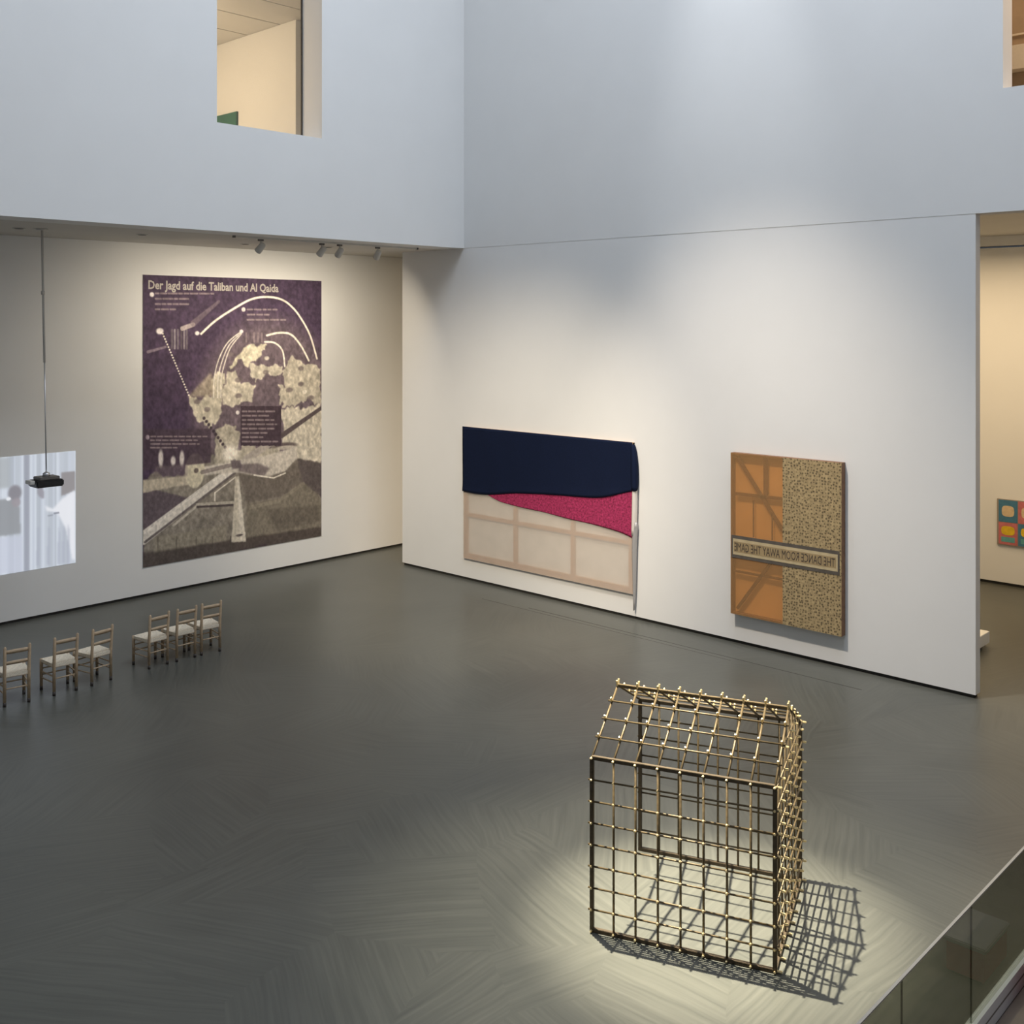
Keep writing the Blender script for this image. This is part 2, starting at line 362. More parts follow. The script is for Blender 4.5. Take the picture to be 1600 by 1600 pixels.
for y in (0, LD):
    bar('sill_bar', (0, y, .017), (LW, y, .017), .034, .034, DARKBAR, hs, .003)
    bar('eave_bar', (0, y, HE), (LW, y, HE), .034, .034, DARKBAR, hs, .003)
bar('sill_bar', (LW, 0, .017), (LW, LD, .017), .03, .034, DARKBAR, hs, .003)
bar('ridge_bar', (0, LD / 2, HA), (LW, LD / 2, HA), .03, .03, BRONZE, hs, .003)
for k, bm in studs.items():
    o = link('brass_studs', done(bm, 'brass_studs'), BRASS, hs); o['kind'] = 'stuff'; o['label'] = 'small brass stubs at the rod crossings'

# ------------------------------------------------------------------ chairs
def make_chair():
    t = empty('ladder_back_chair', (0, 0, 0))
    wb, wf, dp, sh_, hb = .158, .19, .19, .43, .835
    for s in (-1, 1):
        bm = bmesh.new(); bm_tube(bm, [(s * wb, -dp, .055), (s * wb, -dp, .43), (s * wb * 1.02, -dp - .035, hb - .02), (s * wb * 1.02, -dp - .037, hb)], [.021, .023, .020, .010], 10)
        o = link('leg', done(bm, 'rear_leg', 0, True), PINE, t)
        tube('foot_tip', [(s * wb, -dp, 0), (s * wb, -dp, .058)], .0215, TIP, o)
        bm = bmesh.new(); bm_tube(bm, [(s * wf, dp, .055), (s * wf, dp, .40), (s * wf, dp, .452)], [.021, .024, .022], 10)
        o = link('leg', done(bm, 'front_leg', 0, True), PINE, t)
        tube('foot_tip', [(s * wf, dp, 0), (s * wf, dp, .058)], .0215, TIP, o)
        tube('stretcher', [(s * wb, -dp, .18), (s * wf, dp, .18)], .010, PINE, t, 8)
        tube('stretcher', [(s * wb, -dp, .27), (s * wf, dp, .27)], .010, PINE, t, 8)
        tube('seat_rail', [(s * wb, -dp, .405), (s * wf, dp, .405)], .013, PINE, t, 8)
    for y, wd, z in ((dp, wf, .22), (dp, wf, .31), (-dp, wb, .24)): tube('stretcher', [(-wd, y, z), (wd, y, z)], .010, PINE, t, 8)
    for y, wd in ((dp, wf), (-dp, wb)): tube('seat_rail', [(-wd, y, .405), (wd, y, .405)], .013, PINE, t, 8)
    for z, h in ((.60, .038), (.755, .046)):                # two curved back slats
        bm = bmesh.new(); n = 8; yy = -dp - .035 * (z - .43) / .40
        g = []
        for i in range(n + 1):
            x = -wb + 2 * wb * i / n; bow = -.022 * (1 - (x / wb) ** 2); top = h / 2 + .012 * (1 - (x / wb) ** 2)
            g.append([bm.verts.new((x, yy + bow + e, z + q)) for e, q in ((-.006, -h / 2), (.006, -h / 2), (.006, top), (-.006, top))])
        for a, b in zip(g, g[1:]):
            for k in range(4): bm.faces.new((a[k], a[(k + 1) % 4], b[(k + 1) % 4], b[k]))
        bm.faces.new(g[0][::-1]); bm.faces.new(g[-1])
        link('back_slat', done(bm, 'back_slat', 0, True), PINE, t)
    bm = bmesh.new(); n = 10                                # dished rush seat, wider at the front
    lay = []
    for zt in (0, 1):
        rows = []
        for j in range(n + 1):
            v = j / n; hw = (wb + (wf - wb) * v) + .012; y = -dp - .012 + (2 * dp + .024) * v; r = []
            for i in range(n + 1):
                u = 2 * i / n - 1; vv = 2 * v - 1
                z = .400 if not zt else .447 - .014 * (1 - u * u) * (1 - vv * vv) + (.004 if abs(abs(u) - abs(vv)) > .15 else 0)
                r.append(bm.verts.new((u * hw, y, z)))
            rows.append(r)
        lay.append(rows)
    for rows in lay:
        for j in range(n):
            for i in range(n): bm.faces.new((rows[j][i], rows[j][i + 1], rows[j + 1][i + 1], rows[j + 1][i]))
    b0, b1 = lay
    for i in range(n):
        bm.faces.new((b0[0][i], b0[0][i + 1], b1[0][i + 1], b1[0][i])); bm.faces.new((b0[n][i], b0[n][i + 1], b1[n][i + 1], b1[n][i]))
        bm.faces.new((b0[i][0], b0[i + 1][0], b1[i + 1][0], b1[i][0])); bm.faces.new((b0[i][n], b0[i + 1][n], b1[i + 1][n], b1[i][n]))
    link('seat', done(bm, 'seat'), RUSH, t)
    return t
def dup(root):
    r = root.copy(); col.objects.link(r)
    for ch in list(root.children):
        c = ch.copy(); col.objects.link(c); c.parent = r
        for g in list(ch.children):
            d = g.copy(); col.objects.link(d); d.parent = c
    return r
chair0 = make_chair()
CH = [(9.23, 15.47, -5, 'rush-seated pale wood ladder-back chair, rightmost of the row'),
      (8.775, 15.47, 0, 'rush-seated pale wood ladder-back chair, second from the right of the row'),
      (8.29, 15.465, 4, 'rush-seated pale wood ladder-back chair, left one of the right-hand three'),
      (7.325, 15.385, 9, 'rush-seated pale wood ladder-back chair, just left of the gap in the row'),
      (6.805, 15.345, -2, 'rush-seated pale wood ladder-back chair in the bluish floor reflection, second from left'),
      (6.16, 15.38, -8, 'rush-seated pale wood ladder-back chair cut by the left picture edge')]
for i, (x, y, a, lab) in enumerate(CH):
    o = chair0 if i == 0 else dup(chair0)
    o.location = (x, y, 0); o.rotation_euler = (0, 0, math.radians(a)); tag(o, lab, 'chair', 'chairs facing the projection')

# ------------------------------------------------------------------ raster drawing for flat prints
class Raster:
    def __init__(s, W, H, mapf):
        s.W, s.H = W, H; s.map = mapf
        s.u, s.v = np.meshgrid(np.linspace(0, 1, W), np.linspace(0, 1, H)); s.img = np.zeros((H, W, 3))
        s.asp = 1.0; s.rng = np.random.default_rng(3)
    def warp(s, amp, cells=14):
        def f(n):
            g = s.rng.random((n + 2, n + 2)); x = s.u * n; y = s.v * n; i = x.astype(int); j = y.astype(int); fx = x - i; fy = y - j
            return g[j, i] * (1 - fx) * (1 - fy) + g[j, i + 1] * fx * (1 - fy) + g[j + 1, i] * (1 - fx) * fy + g[j + 1, i + 1] * fx * fy - .5
        s.du = amp * (f(cells) + .6 * f(cells * 2) + .5 * f(cells * 5)); s.dv = amp * (f(cells) + .6 * f(cells * 2) + .5 * f(cells * 5))
    du = 0.0; dv = 0.0
    def pt(s, p): return s.map(*p)
    def put(s, m, c, a=1.0):
        m = np.clip(m, 0, 1)[..., None] * a; s.img = s.img * (1 - m) + np.array(c) * m
    def poly(s, pts, c, a=1.0, soft=0):
        q = [s.pt(p) for p in pts]; ins = np.zeros((s.H, s.W), bool); n = len(q)
        for i in range(n):
            (x0, y0), (x1, y1) = q[i], q[(i + 1) % n]
            if y0 == y1: continue
            U, V = s.u + s.du, s.v + s.dv
            cond = ((y0 > V) != (y1 > V)) & (U < (x1 - x0) * (V - y0) / (y1 - y0) + x0); ins ^= cond
        m = ins.astype(float)
        for _ in range(soft):
            p = np.pad(m, 1, mode='edge'); m = (p[:-2, 1:-1] + p[2:, 1:-1] + p[1:-1, :-2] + p[1:-1, 2:] + p[1:-1, 1:-1]) / 5
        s.put(m, c, a)
    def line(s, pts, w, c, a=1.0, w2=None):
        q = [s.pt(p) for p in pts]; m = np.zeros((s.H, s.W)); n = len(q) - 1
        for i in range(n):
            (x0, y0), (x1, y1) = q[i], q[i + 1]; y0 *= s.asp; y1 *= s.asp
            dx, dy = x1 - x0, y1 - y0; L2 = dx * dx + dy * dy + 1e-12
            t = np.clip(((s.u - x0) * dx + (s.v * s.asp - y0) * dy) / L2, 0, 1)
            d = np.hypot(s.u - x0 - t * dx, s.v * s.asp - y0 - t * dy)
            ww = (w + ((w2 or w) - w) * (i + t) / n) / 2
            m = np.maximum(m, np.clip((ww - d) * s.W + .5, 0, 1))
        s.put(m, c, a)
    def ell(s, p, rx, ry, c, a=1.0, soft=.15):
        x, y = s.pt(p); d = np.sqrt(((s.u - x) / rx) ** 2 + ((s.v - y) * s.asp / ry) ** 2)
        s.put(np.clip((1 - d) / soft + .5, 0, 1), c, a)
    def noise(s, cells, amp):
        out = np.zeros((s.H, s.W))
        for k in range(3):
            n = cells * 2 ** k; g = s.rng.random((n + 2, n + 2)); x = s.u * n; y = s.v * n; i = x.astype(int); j = y.astype(int); fx = x - i; fy = y - j
            out += (g[j, i] * (1 - fx) * (1 - fy) + g[j, i + 1] * fx * (1 - fy) + g[j + 1, i] * (1 - fx) * fy + g[j + 1, i + 1] * fx * fy - .5) / 2 ** k
        s.img = np.clip(s.img * (1 + amp * out[..., None]), 0, 255)
    def mesh(s, name, w_, h_, material, scale=1.0):
        W, H = s.W, s.H
        vs = np.stack([s.u * w_, np.zeros_like(s.u), (1 - s.v) * h_], -1).reshape(-1, 3)
        idx = np.arange(W * H).reshape(H, W)
        fs = np.stack([idx[:-1, :-1], idx[1:, :-1], idx[1:, 1:], idx[:-1, 1:]], -1).reshape(-1, 4)
        me = bpy.data.meshes.new(name); me.from_pydata(vs.tolist(), [], fs.tolist())
        c = s.img / 255.0; c = np.where(c <= .04045, c / 12.92, ((c + .055) / 1.055) ** 2.4) * scale
        at = me.color_attributes.new('print', 'FLOAT_COLOR', 'POINT')
        at.data.foreach_set('color', np.concatenate([c.reshape(-1, 3), np.ones((W * H, 1))], 1).ravel().astype(np.float32))
        me.materials.append(material); return me

# ------------------------------------------------------------------ poster
PW, PH = 4.229, 5.655
def pmap(X, Y):
    t = (X - 75) / 910.0; u = t / (1.1417 - t * .1417)
    top = 65 + 27 * t; bot = 1555 - 158 * t
    return u, (Y - top) / (bot - top)
R = Raster(330, 440, pmap); R.asp = PH / PW
DK, DK2, GR, PALE, WHT = (70, 57, 76), (74, 62, 74), (128, 120, 112), (196, 188, 168), (226, 218, 205)
R.img[:] = DK
R.warp(.035)
R.ell((720, 800), .42, .50, (112, 100, 104), .75, .25)                  # globe
R.poly([(75, 1100), (300, 1080), (420, 1000), (985, 990), (985, 1400), (75, 1560)], (128, 121, 112), 1, 2)
for pts, c in (([(500, 505), (560, 460), (640, 425), (715, 420), (700, 455), (645, 500), (625, 532), (602, 520), (600, 480), (560, 492), (512, 520)], PALE),
               ([(495, 540), (552, 540), (570, 620), (640, 632), (620, 722), (490, 725), (478, 650)], (182, 174, 160)),
               ([(635, 510), (770, 530), (792, 560), (740, 592), (680, 580), (672, 610), (635, 612)], (184, 176, 162)),
               ([(800, 500), (840, 478), (900, 520), (985, 540), (985, 735), (940, 720), (900, 700), (850, 730), (780, 720), (758, 690), (765, 640), (800, 640), (785, 580)], (180, 172, 158)),
               ([(780, 735), (985, 730), (985, 1025), (860, 995), (858, 930), (790, 930)], (188, 180, 166)),
               ([(300, 680), (420, 668), (440, 560), (480, 560), (480, 720), (470, 800), (420, 842), (390, 800), (330, 770), (290, 752)], (184, 176, 160)),
               ([(430, 850), (566, 845), (566, 930), (780, 936), (780, 1015), (430, 1035)], (166, 158, 144))):
    R.poly(pts, c, 1, 1)
R.warp(0)
R.poly([(300, 690), (420, 560), (445, 680)], (164, 152, 134), .8, 9)
R.noise(60, .25)
for p in ((560, 680), (880, 620), (930, 690), (700, 560), (820, 650), (350, 710), (400, 750), (560, 600), (520, 470), (700, 490), (880, 540)):
    R.ell(p, .016 + .01 * random.random(), .012, (110, 100, 100), .8, .5)
for p in ((705, 488), (540, 650), (900, 660)): R.ell(p, .014, .01, WHT, .7, .5)
# orbit arcs
def curve(P, n=40):
    out = []
    for i in range(n + 1):
        t = i / n * (len(P) - 1); k = min(int(t), len(P) - 2); f = t - k
        p0, p1, p2, p3 = (P[max(k - 1, 0)], P[k], P[k + 1], P[min(k + 2, len(P) - 1)])
        out.append(tuple(.5 * (2 * p1[a] + (p2[a] - p0[a]) * f + (2 * p0[a] - 5 * p1[a] + 4 * p2[a] - p3[a]) * f * f + (3 * p1[a] - p0[a] - 3 * p2[a] + p3[a]) * f ** 3) for a in (0, 1)))
    return out
R.line(curve([(370, 365), (440, 300), (530, 240), (620, 190), (700, 175), (780, 188), (840, 232), (890, 300), (930, 380), (962, 490)]), .0105, WHT, 1)
R.line(curve([(705, 372), (770, 358), (830, 368), (880, 425), (920, 500)]), .0105, WHT, 1)
R.line(curve([(695, 405), (745, 410), (785, 450), (797, 530)]), .009, WHT, 1)
for dx, dy in ((0, 0), (20, 12), (36, 26)):
    R.line(curve([(575, 352 + dy * .5), (505 + dx * .4, 410 + dy), (458 + dx * .8, 500 + dy), (436 + dx, 600), (434 + dx, 690)]), .0055, (214, 206, 196), 1)
for k in range(24):
    t = k / 23; R.ell((175 + 132 * t, 365 + 312 * t), .0042, .0042, WHT, .95, .5)
for p, r in (((160, 352), .018), ((350, 362), .012), ((575, 352), .011)): R.ell(p, r, r * .8, (214, 206, 204), 1, .5)
# satellites
for x, c in ((222, 105), (236, 150), (252, 120), (270, 90), (284, 135), (297, 110)): R.line([(x, 345), (x, 440)], .009, (c, c - 8, c - 4), .85)
R.line([(275, 338), (330, 318)], .022, (180, 168, 165), .85, .02); R.line([(330, 312), (460, 200)], .03, (118, 106, 112), .6, .014)
R.line([(100, 458), (190, 432)], .014, (138, 124, 134), .8, .01)
for x in (600, 640, 660, 680): R.line([(x, 360), (x, 405)], .008, (140, 126, 128), .7)
# aircraft and ground
R.poly([(75, 1110), (300, 1088), (330, 1130), (200, 1150), (75, 1178)], (176, 166, 150), 1, 2)
R.poly([(75, 1180), (140, 1160), (320, 1205), (240, 1290), (75, 1385)], (92, 82, 88), 1, 2)
R.poly([(860, 1000), (985, 1025), (985, 1200), (880, 1130)], (84, 76, 76), .9, 3)
R.poly([(600, 1230), (780, 1200), (890, 1120), (985, 1200), (985, 1395), (600, 1450)], (116, 109, 98), .9, 4)
R.poly([(75, 1480), (985, 1350), (985, 1397), (75, 1556)], (70, 62, 60), .8, 4)
R.poly([(700, 1260), (960, 1240), (985, 1320), (760, 1370)], (94, 87, 80), .7, 6)
R.line([(620, 1250), (760, 1220), (890, 1130)], .02, (140, 132, 118), .6)
R.line([(75, 1405), (540, 1050)], .062, (202, 195, 186), 1, .045); R.line([(85, 1425), (545, 1072)], .012, (92, 84, 84), .9)
R.line([(78, 1385), (530, 1040)], .006, (214, 207, 198), .9)
R.line([(600, 1005), (780, 885)], .042, (160, 151, 144), 1, .03); R.line([(780, 885), (985, 742)], .028, (84, 74, 76), 1, .02)
R.poly([(350, 1050), (540, 1012), (700, 985), (858, 940), (858, 1000), (800, 1065), (700, 1098), (560, 1072), (380, 1085)], (184, 176, 166), 1, 2)
R.poly([(560, 1075), (700, 1100), (800, 1068), (860, 1005), (890, 1120), (780, 1195), (600, 1225), (575, 1120)], (98, 90, 84), .75, 4)
R.poly([(560, 1030), (660, 1025), (720, 1050), (690, 1092), (560, 1066)], (100, 90, 92), .8, 4)
R.poly([(700, 1000), (850, 950), (850, 990), (800, 1040)], (186, 178, 168), .8, 4)
R.ell((800, 935), .07, .016, (90, 80, 80), .9, .4); R.ell((800, 945), .06, .01, (190, 182, 170), .8, .4)
R.ell((338, 1062), .052, .083, (192, 184, 164), 1, .1); R.ell((345, 1062), .012, .012, (90, 80, 78), .9, .4)
R.line([(375, 1070), (540, 1030)], .02, (120, 110, 108), .8)
R.line([(640, 1085), (740, 1100), (800, 1075)], .007, WHT, .9)
R.line([(440, 1175), (545, 1095)], .006, WHT, .8); R.line([(440, 1175), (440, 1215)], .008, WHT, .8); R.line([(230, 1340), (345, 1245)], .012, (188, 180, 168), .9)
R.line([(350, 1235), (570, 1222)], .014, (176, 168, 156), .9); R.line([(350, 1247), (575, 1236)], .010, (70, 62, 64), .9)
R.poly([(545, 1092), (562, 1092), (600, 1425), (524, 1428)], (182, 174, 160), 1, 1); R.poly([(552, 1110), (562, 1100), (596, 1415), (570, 1420)], (206, 198, 186), .8, 1)
R.ell((565, 1392), .02, .006, (84, 76, 76), .9, .4)
for x in (150, 245, 345, 428, 520): R.line([(x, 1400), (x, 1490)], .008, (76, 70, 66), .8)
R.poly([(130, 1400), (500, 1340), (500, 1420), (130, 1480)], (150, 142, 124), .4, 4)
# dark caption fields, dashes, little figures
R.poly([(75, 850), (420, 850), (420, 1020), (75, 1060)], (70, 58, 68), .85, 2)
R.poly([(570, 733), (778, 733), (778, 936), (570, 936)], (68, 56, 64), 1)
for k in range(14):
    t = k / 13; R.ell((385 + 155 * t, 795 + 215 * t), .008, .008, (60, 50, 58), .9, .5)
R.ell((520, 975), .045, .04, WHT, .95, .7)
R.poly([(520, 1010), (570, 1010), (580, 1050), (530, 1055)], (96, 86, 90), .9, 2)
for x, y, h in ((165, 1000, .04), (228, 1012, .022), (272, 1000, .034)): R.ell((x, y), .012, h, (206, 198, 194), .95, .6)
R.poly([(140, 1040), (300, 1030), (300, 1090), (120, 1090)], (118, 106, 106), .5, 4)
def lines(x0, y0, lens, dy, c, h=.0085):
    for k, ln in enumerate(lens):
        x = x0
        while x < x0 + ln - 8:
            wl = min(random.uniform(18, 55), x0 + ln - x); R.line([(x + 3, y0 + k * dy), (x + wl - 3, y0 + k * dy)], h, c, .75); x += wl + 5
TX = (150, 136, 138)
lines(136, 160, (300, 180, 175, 105), 27, TX); R.ell((120, 166), .011, .011, (214, 206, 206), 1, .4)
lines(603, 240, (168, 115, 200), 26, TX); R.ell((586, 240), .011, .011, (206, 198, 196), 1, .4)
lines(578, 760, (170, 140, 165, 180, 165, 130, 120, 185), 22, TX); R.ell((556, 766), .010, .010, (206, 198, 196), 1, .4)
lines(112, 888, (290, 240, 250, 140), 19, TX, .007); R.ell((98, 892), .009, .011, (150, 136, 146), 1, .4)
R.noise(110, .22)
po = tag(empty('poster', (10.192, YL - .012, .575)), 'large purple and grey infographic poster with a globe and an aircraft', 'poster')
boxes('backing_board', [((0, -.002, 0), (PW, .012, PH))], mat('poster_board', (.55, .52, .47), .8), po)
link('printed_sheet', R.mesh('printed_sheet', PW, PH, PRINT, 1.3), None, po, (0, -.003, 0))
tm = text_mesh('Der Jagd auf die Taliban und Al Qaida', .235, bold=.006)
xsz = max(v.co.x for v in tm.vertices)
o = link('title_lettering', tm, mat('title_ink', (.50, .46, .42), .7), po, (.10, -.0045, PH - .27), (math.radians(90), 0, 0)); o.scale = (3.0 / xsz, 1.0, 1)
o['label'] = 'pale grey headline lettering'; o['kind'] = 'stuff'

# ------------------------------------------------------------------ projected picture on the wall
def qmap(X, Y):
    return ((X / 7.27) - 0) / 118.0, (Y - 125) / 1310.0
JW, JH = 2.74, 2.06; vis = 1.345 / JW
class QM: pass
def qm(X, Y):
    u = 1 - vis + vis * (X / 862.0); k = 1 - .02 * (1 - X / 862.0) * 1.6
    return u, (Y - (160 - 40 * X / 862.0)) / (1300.0 - 40 * X / 862.0)
Q = Raster(160, 120, qm); Q.asp = JH / JW
Q.img[:] = (206, 214, 228)
rs = np.random.default_rng(5)
x = -1100
while x < 870:
    wl = rs.uniform(18, 60); c = rs.uniform(165, 245); Q.line([(x, 0), (x, 1500)], wl / 862 * vis, (c - 8, c, c + 10), .55); x += wl * rs.uniform(.7, 1.6)
Q.poly([(258, 0), (325, 0), (325, 1500), (258, 1500)], (158, 163, 178), .9, 1)
Q.poly([(-60, 160), (100, 160), (110, 500), (-60, 500)], (168, 174, 178), .7, 4)
Q.poly([(-150, 640), (110, 620), (215, 720), (225, 1010), (60, 1030), (-150, 1030)], (148, 152, 158), .9, 2)
Q.poly([(-300, 1050), (250, 1040), (250, 1440), (-300, 1440)], (208, 214, 232), .7, 3)
Q.ell((162, 560), .042, .05, (138, 136, 146), 1, .4); Q.ell((175, 665), .028, .03, (158, 150, 158), .9, .4); Q.ell((92, 622), .015, .012, (245, 248, 255), 1, .5)
Q.poly([(690, 360), (862, 345), (862, 570), (760, 600), (690, 620)], (146, 142, 146), 1, 1)
Q.poly([(410, 505), (485, 510), (490, 640), (460, 640), (410, 580)], (152, 150, 162), .9, 1)
Q.poly([(700, 650), (850, 560), (862, 800), (862, 1350), (820, 1340), (750, 1000), (640, 800), (520, 780), (500, 720), (600, 760)], (246, 248, 255), .95, 2)
Q.line([(540, 835), (590, 828)], .008, (140, 146, 160), .9); Q.line([(610, 812), (660, 806)], .010, (120, 124, 140), .9)
for x0 in (420, 540, 660, 715, 770): Q.poly([(x0 - 18, 1380), (x0 + 22, 1380), (x0 + 14, 950 + (x0 % 7) * 30), (x0, 950)], (172, 178, 196), .7, 2)
pj = tag(empty('projected_picture', (8.87 - JW, YL - .006, .885)), 'bright black and white projected picture of figures before a curtain', 'projection')
link('picture', Q.mesh('picture', JW, JH, PROJ), None, pj)

# ------------------------------------------------------------------ projector hanging from the soffit
pr = tag(empty('ceiling_projector', (7.58, 17.6, 2.62)), 'black projector hanging on a thin pole before the projected picture', 'projector')
bm = bmesh.new(); bm_box(bm, (-.225, -.17, 0), (.225, .17, .115)); link('body', done(bm, 'body', .02), BLACK, pr)
boxes('upper_housing', [((-.16, -.13, .115), (.17, .13, .165))], FIXD, pr, .008)
tube('lens', [(-.05, .165, .06), (-.05, .22, .06)], .045, FIXD, pr, 14)
boxes('side_bracket', [((-.30, -.10, .06), (-.225, .10, .12))], FIX, pr, .006)
tube('mount_collar', [(0, 0, .165), (0, 0, .215), (0, 0, .235)], [.06, .055, .02], STEEL, pr, 14)
tube('lower_pole', [(0, 0, .22), (-.03, 0, 2.05)], .011, STEEL, pr, 8)
tube('upper_pole', [(-.03, 0, 2.03), (-.07, 0, ZC - 2.62 - .02)], .019, FIX, pr, 10)
tube('pole_joint', [(-.055, 0, 3.14), (-.056, 0, 3.20)], .03, FIX, pr, 10)
tube('ceiling_plate', [(-.07, 0, ZC - 2.62 - .025), (-.07, 0, ZC - 2.62)], .09, FIX, pr, 16)

# ------------------------------------------------------------------ track lights and downlights in the soffit
tr = tag(empty('lighting_track', (10.4, 16.48, ZC)), 'white lighting track running along the soffit edge', 'light track')
boxes('rail', [((0, -.02, -.035), (4.3, .02, 0))], FIX, tr); boxes('end_cap', [((-.02, -.024, -.04), (.02, .024, 0))], FIXD, tr); boxes('end_cap', [((4.28, -.024, -.04), (4.32, .024, 0))], FIXD, tr)
TL = [(10.95, (10.4, YL, 4.2), 'white spotlight on the soffit track above the poster, leftmost'), (12.30, (12.0, YL, 4.2), 'white spotlight on the soffit track, second from the left'),
      (12.72, (13.0, YL, 4.2), 'white spotlight on the soffit track, third from the left'), (13.66, (14.6, YL, 4.0), 'white spotlight on the soffit track nearest the corner')]
for i, (x, tgt, lab) in enumerate(TL):
    t = tag(empty('track_spotlight', (x, 16.48, ZC - .035)), lab, 'spotlight', 'spotlights on the soffit track')
    boxes('adapter', [((-.05, -.02, -.035), (.05, .02, 0))], FIXD, t)
    tube('stem', [(0, 0, -.03), (0, 0, -.10)], .014, FIX, t, 8)
    d = (Vector(tgt) - Vector((x, 16.48, ZC - .16))).normalized(); c = Vector((0, 0, -.15))
    tube('lamp_head', [c - d * .09, c - d * .08, c + d * .09, c + d * .10], [.045, .058, .066, .064], FIX, t, 16)
    tube('lamp_face', [c + d * .099, c + d * .103], .05, mat('lamp_glow', (.9, .8, .6), .4), t, 16)
    lp = Vector((x, 16.48, ZC - .035)) + c + d * .16
    light('track_lamp', 'SPOT', lp, 185, WARM, tgt, .05, cone=118, blend=1.0)
for i, (x, y, lab) in enumerate(((7.2, 17.75, 'small dark downlight in the soffit beside the projector pole'), (9.17, 17.43, 'small dark downlight in the soffit left of the poster'),
                                 (11.66, 18.08, 'small dark downlight in the soffit above the poster'), (13.3, 17.6, 'small dark downlight in the soffit near the corner'))):
    t = tag(empty('downlight', (x, y, ZC)), lab, 'downlight', 'downlights in the soffit')
    tube('ring', [(0, 0, 0), (0, 0, -.012)], [.10, .09], FIX, t, 20); tube('recess', [(0, 0, -.012), (0, 0, -.014)], .07, GAP, t, 20)

# ------------------------------------------------------------------ textile work with navy and magenta cloth
RW = -math.pi / 2
BW, BH = 4.33, 2.705
ba = tag(empty('textile_painting', (XR, 15.834, .455), RW), 'wide stretched gauze work draped with navy and magenta cloth', 'artwork')
YB0, YB1 = -.052, -.004
for p0, p1, wd in (((0, .055), (BW, .055), .11), ((0, BH - .05), (BW, BH - .05), .10), ((.05, 0), (.05, BH), .10), ((BW - .05, 0), (BW - .05, BH), .10),
                   ((0, .905), (BW, .905), .07), ((1.446, 0), (1.446, BH), .09), ((2.92, 0), (2.92, BH), .09)):
    ym = (YB0 + YB1) / 2; hor = abs(p0[1] - p1[1]) < .01
    bm = bmesh.new()
    if hor: bm_box(bm, (p0[0], YB0, p0[1] - wd / 2), (p1[0], YB1, p0[1] + wd / 2))
    else: bm_box(bm, (p0[0] - wd / 2, YB0 + .002, p0[1] + .002), (p0[0] + wd / 2, YB1, p1[1] - .002))
    link('stretcher_bar', done(bm, 'stretcher_bar'), STRETCH, ba)
boxes('gauze', [((0, -.062, 0), (BW, -.060, BH))], GAUZE, ba)
def interp(P, x):
    for (x0, z0), (x1, z1) in zip(P, P[1:]):
        if x <= x1: 
            t = (x - x0) / (x1 - x0); t = max(0, t); return z0 + (z1 - z0) * t
    return P[-1][1]
def smoothP(P, n=60):
    return curve(P, n)
def cloth(name, low, high, x0, x1, yfun, material, nx=80, nz=24, thick=.006):
    bm = bmesh.new(); L0 = smoothP(low); H0 = smoothP(high); g = []
    for j in range(nz + 1):
        r = []
        for i in range(nx + 1):
            x = x0 + (x1 - x0) * i / nx; z0, z1 = interp(L0, x), interp(H0, x); z = z0 + (z1 - z0) * j / nz
            r.append(bm.verts.new((x, yfun(x, z), z)))
        g.append(r)
    for j in range(nz):
        for i in range(nx): bm.faces.new((g[j][i], g[j][i + 1], g[j + 1][i + 1], g[j + 1][i]))
    bmesh.ops.recalc_face_normals(bm, faces=bm.faces)
    o = link(name, done(bm, name, 0, True), material, ba)
    sm = o.modifiers.new('thickness', 'SOLIDIFY'); sm.thickness = thick; sm.offset = 0
    return o
BL = [(-.005, 1.382), (.4, 1.372), (.776, 1.392), (1.376, 1.486), (2.2, 1.56), (3.0, 1.605), (3.62, 1.655), (4.34, 1.85)]
def yblue(x, z): return -.078 - .012 * math.exp(-((z - interp(BL, x)) / .10) ** 2) * (1 + .3 * math.sin(7 * x)) - .003 * math.sin(9 * x + 3 * z)
cloth('navy_cloth', BL, [(-.005, BH + .008), (4.34, BH + .008)], -.005, 4.335, yblue, BLUE)
PL = [(.70, 1.39), (1.03, 1.29), (1.446, 1.248), (2.22, 1.21), (2.86, 1.163), (3.62, 1.12), (4.05, 1.07), (4.34, 1.0)]
cloth('magenta_cloth', PL, [(.70, 1.41), (1.376, 1.56), (3.0, 1.70), (4.34, 1.92)], .70, 4.335, lambda x, z: -.070 - .004 * math.sin(6 * x - 2 * z), PINK)
# loose end of the cloth at the right edge
def drape(name, rows, material, thick=.005):
    """rows: list of (z, [(x, y), ...]) cross-sections from top to bottom"""
    bm = bmesh.new(); g = [[bm.verts.new((x, y, z)) for x, y in sec] for z, sec in rows]
    for a, b in zip(g, g[1:]):
        for i in range(len(a) - 1): bm.faces.new((a[i], a[i + 1], b[i + 1], b[i]))
    o = link(name, done(bm, name, 0, True), material, ba)
    s1 = o.modifiers.new('round', 'SUBSURF'); s1.levels = 2; s1.render_levels = 2
    sm = o.modifiers.new('thickness', 'SOLIDIFY'); sm.thickness = thick; sm.offset = 0
    return o
drape('navy_fold', [(2.68, [(4.30, -.080), (4.34, -.10), (4.36, -.08), (4.36, -.02)]), (2.45, [(4.30, -.080), (4.38, -.15), (4.44, -.12), (4.42, -.03)]),
                    (2.15, [(4.30, -.080), (4.38, -.17), (4.46, -.14), (4.44, -.03)]), (1.86, [(4.31, -.080), (4.38, -.16), (4.46, -.15), (4.44, -.04)])], BLUE)
drape('white_lining', [(1.95, [(4.34, -.075), (4.38, -.15), (4.44, -.13), (4.43, -.05)]), (1.5, [(4.33, -.075), (4.36, -.14), (4.43, -.13), (4.43, -.05)]),
                       (1.05, [(4.31, -.075), (4.33, -.10), (4.38, -.12), (4.41, -.06)])], CLOTH)
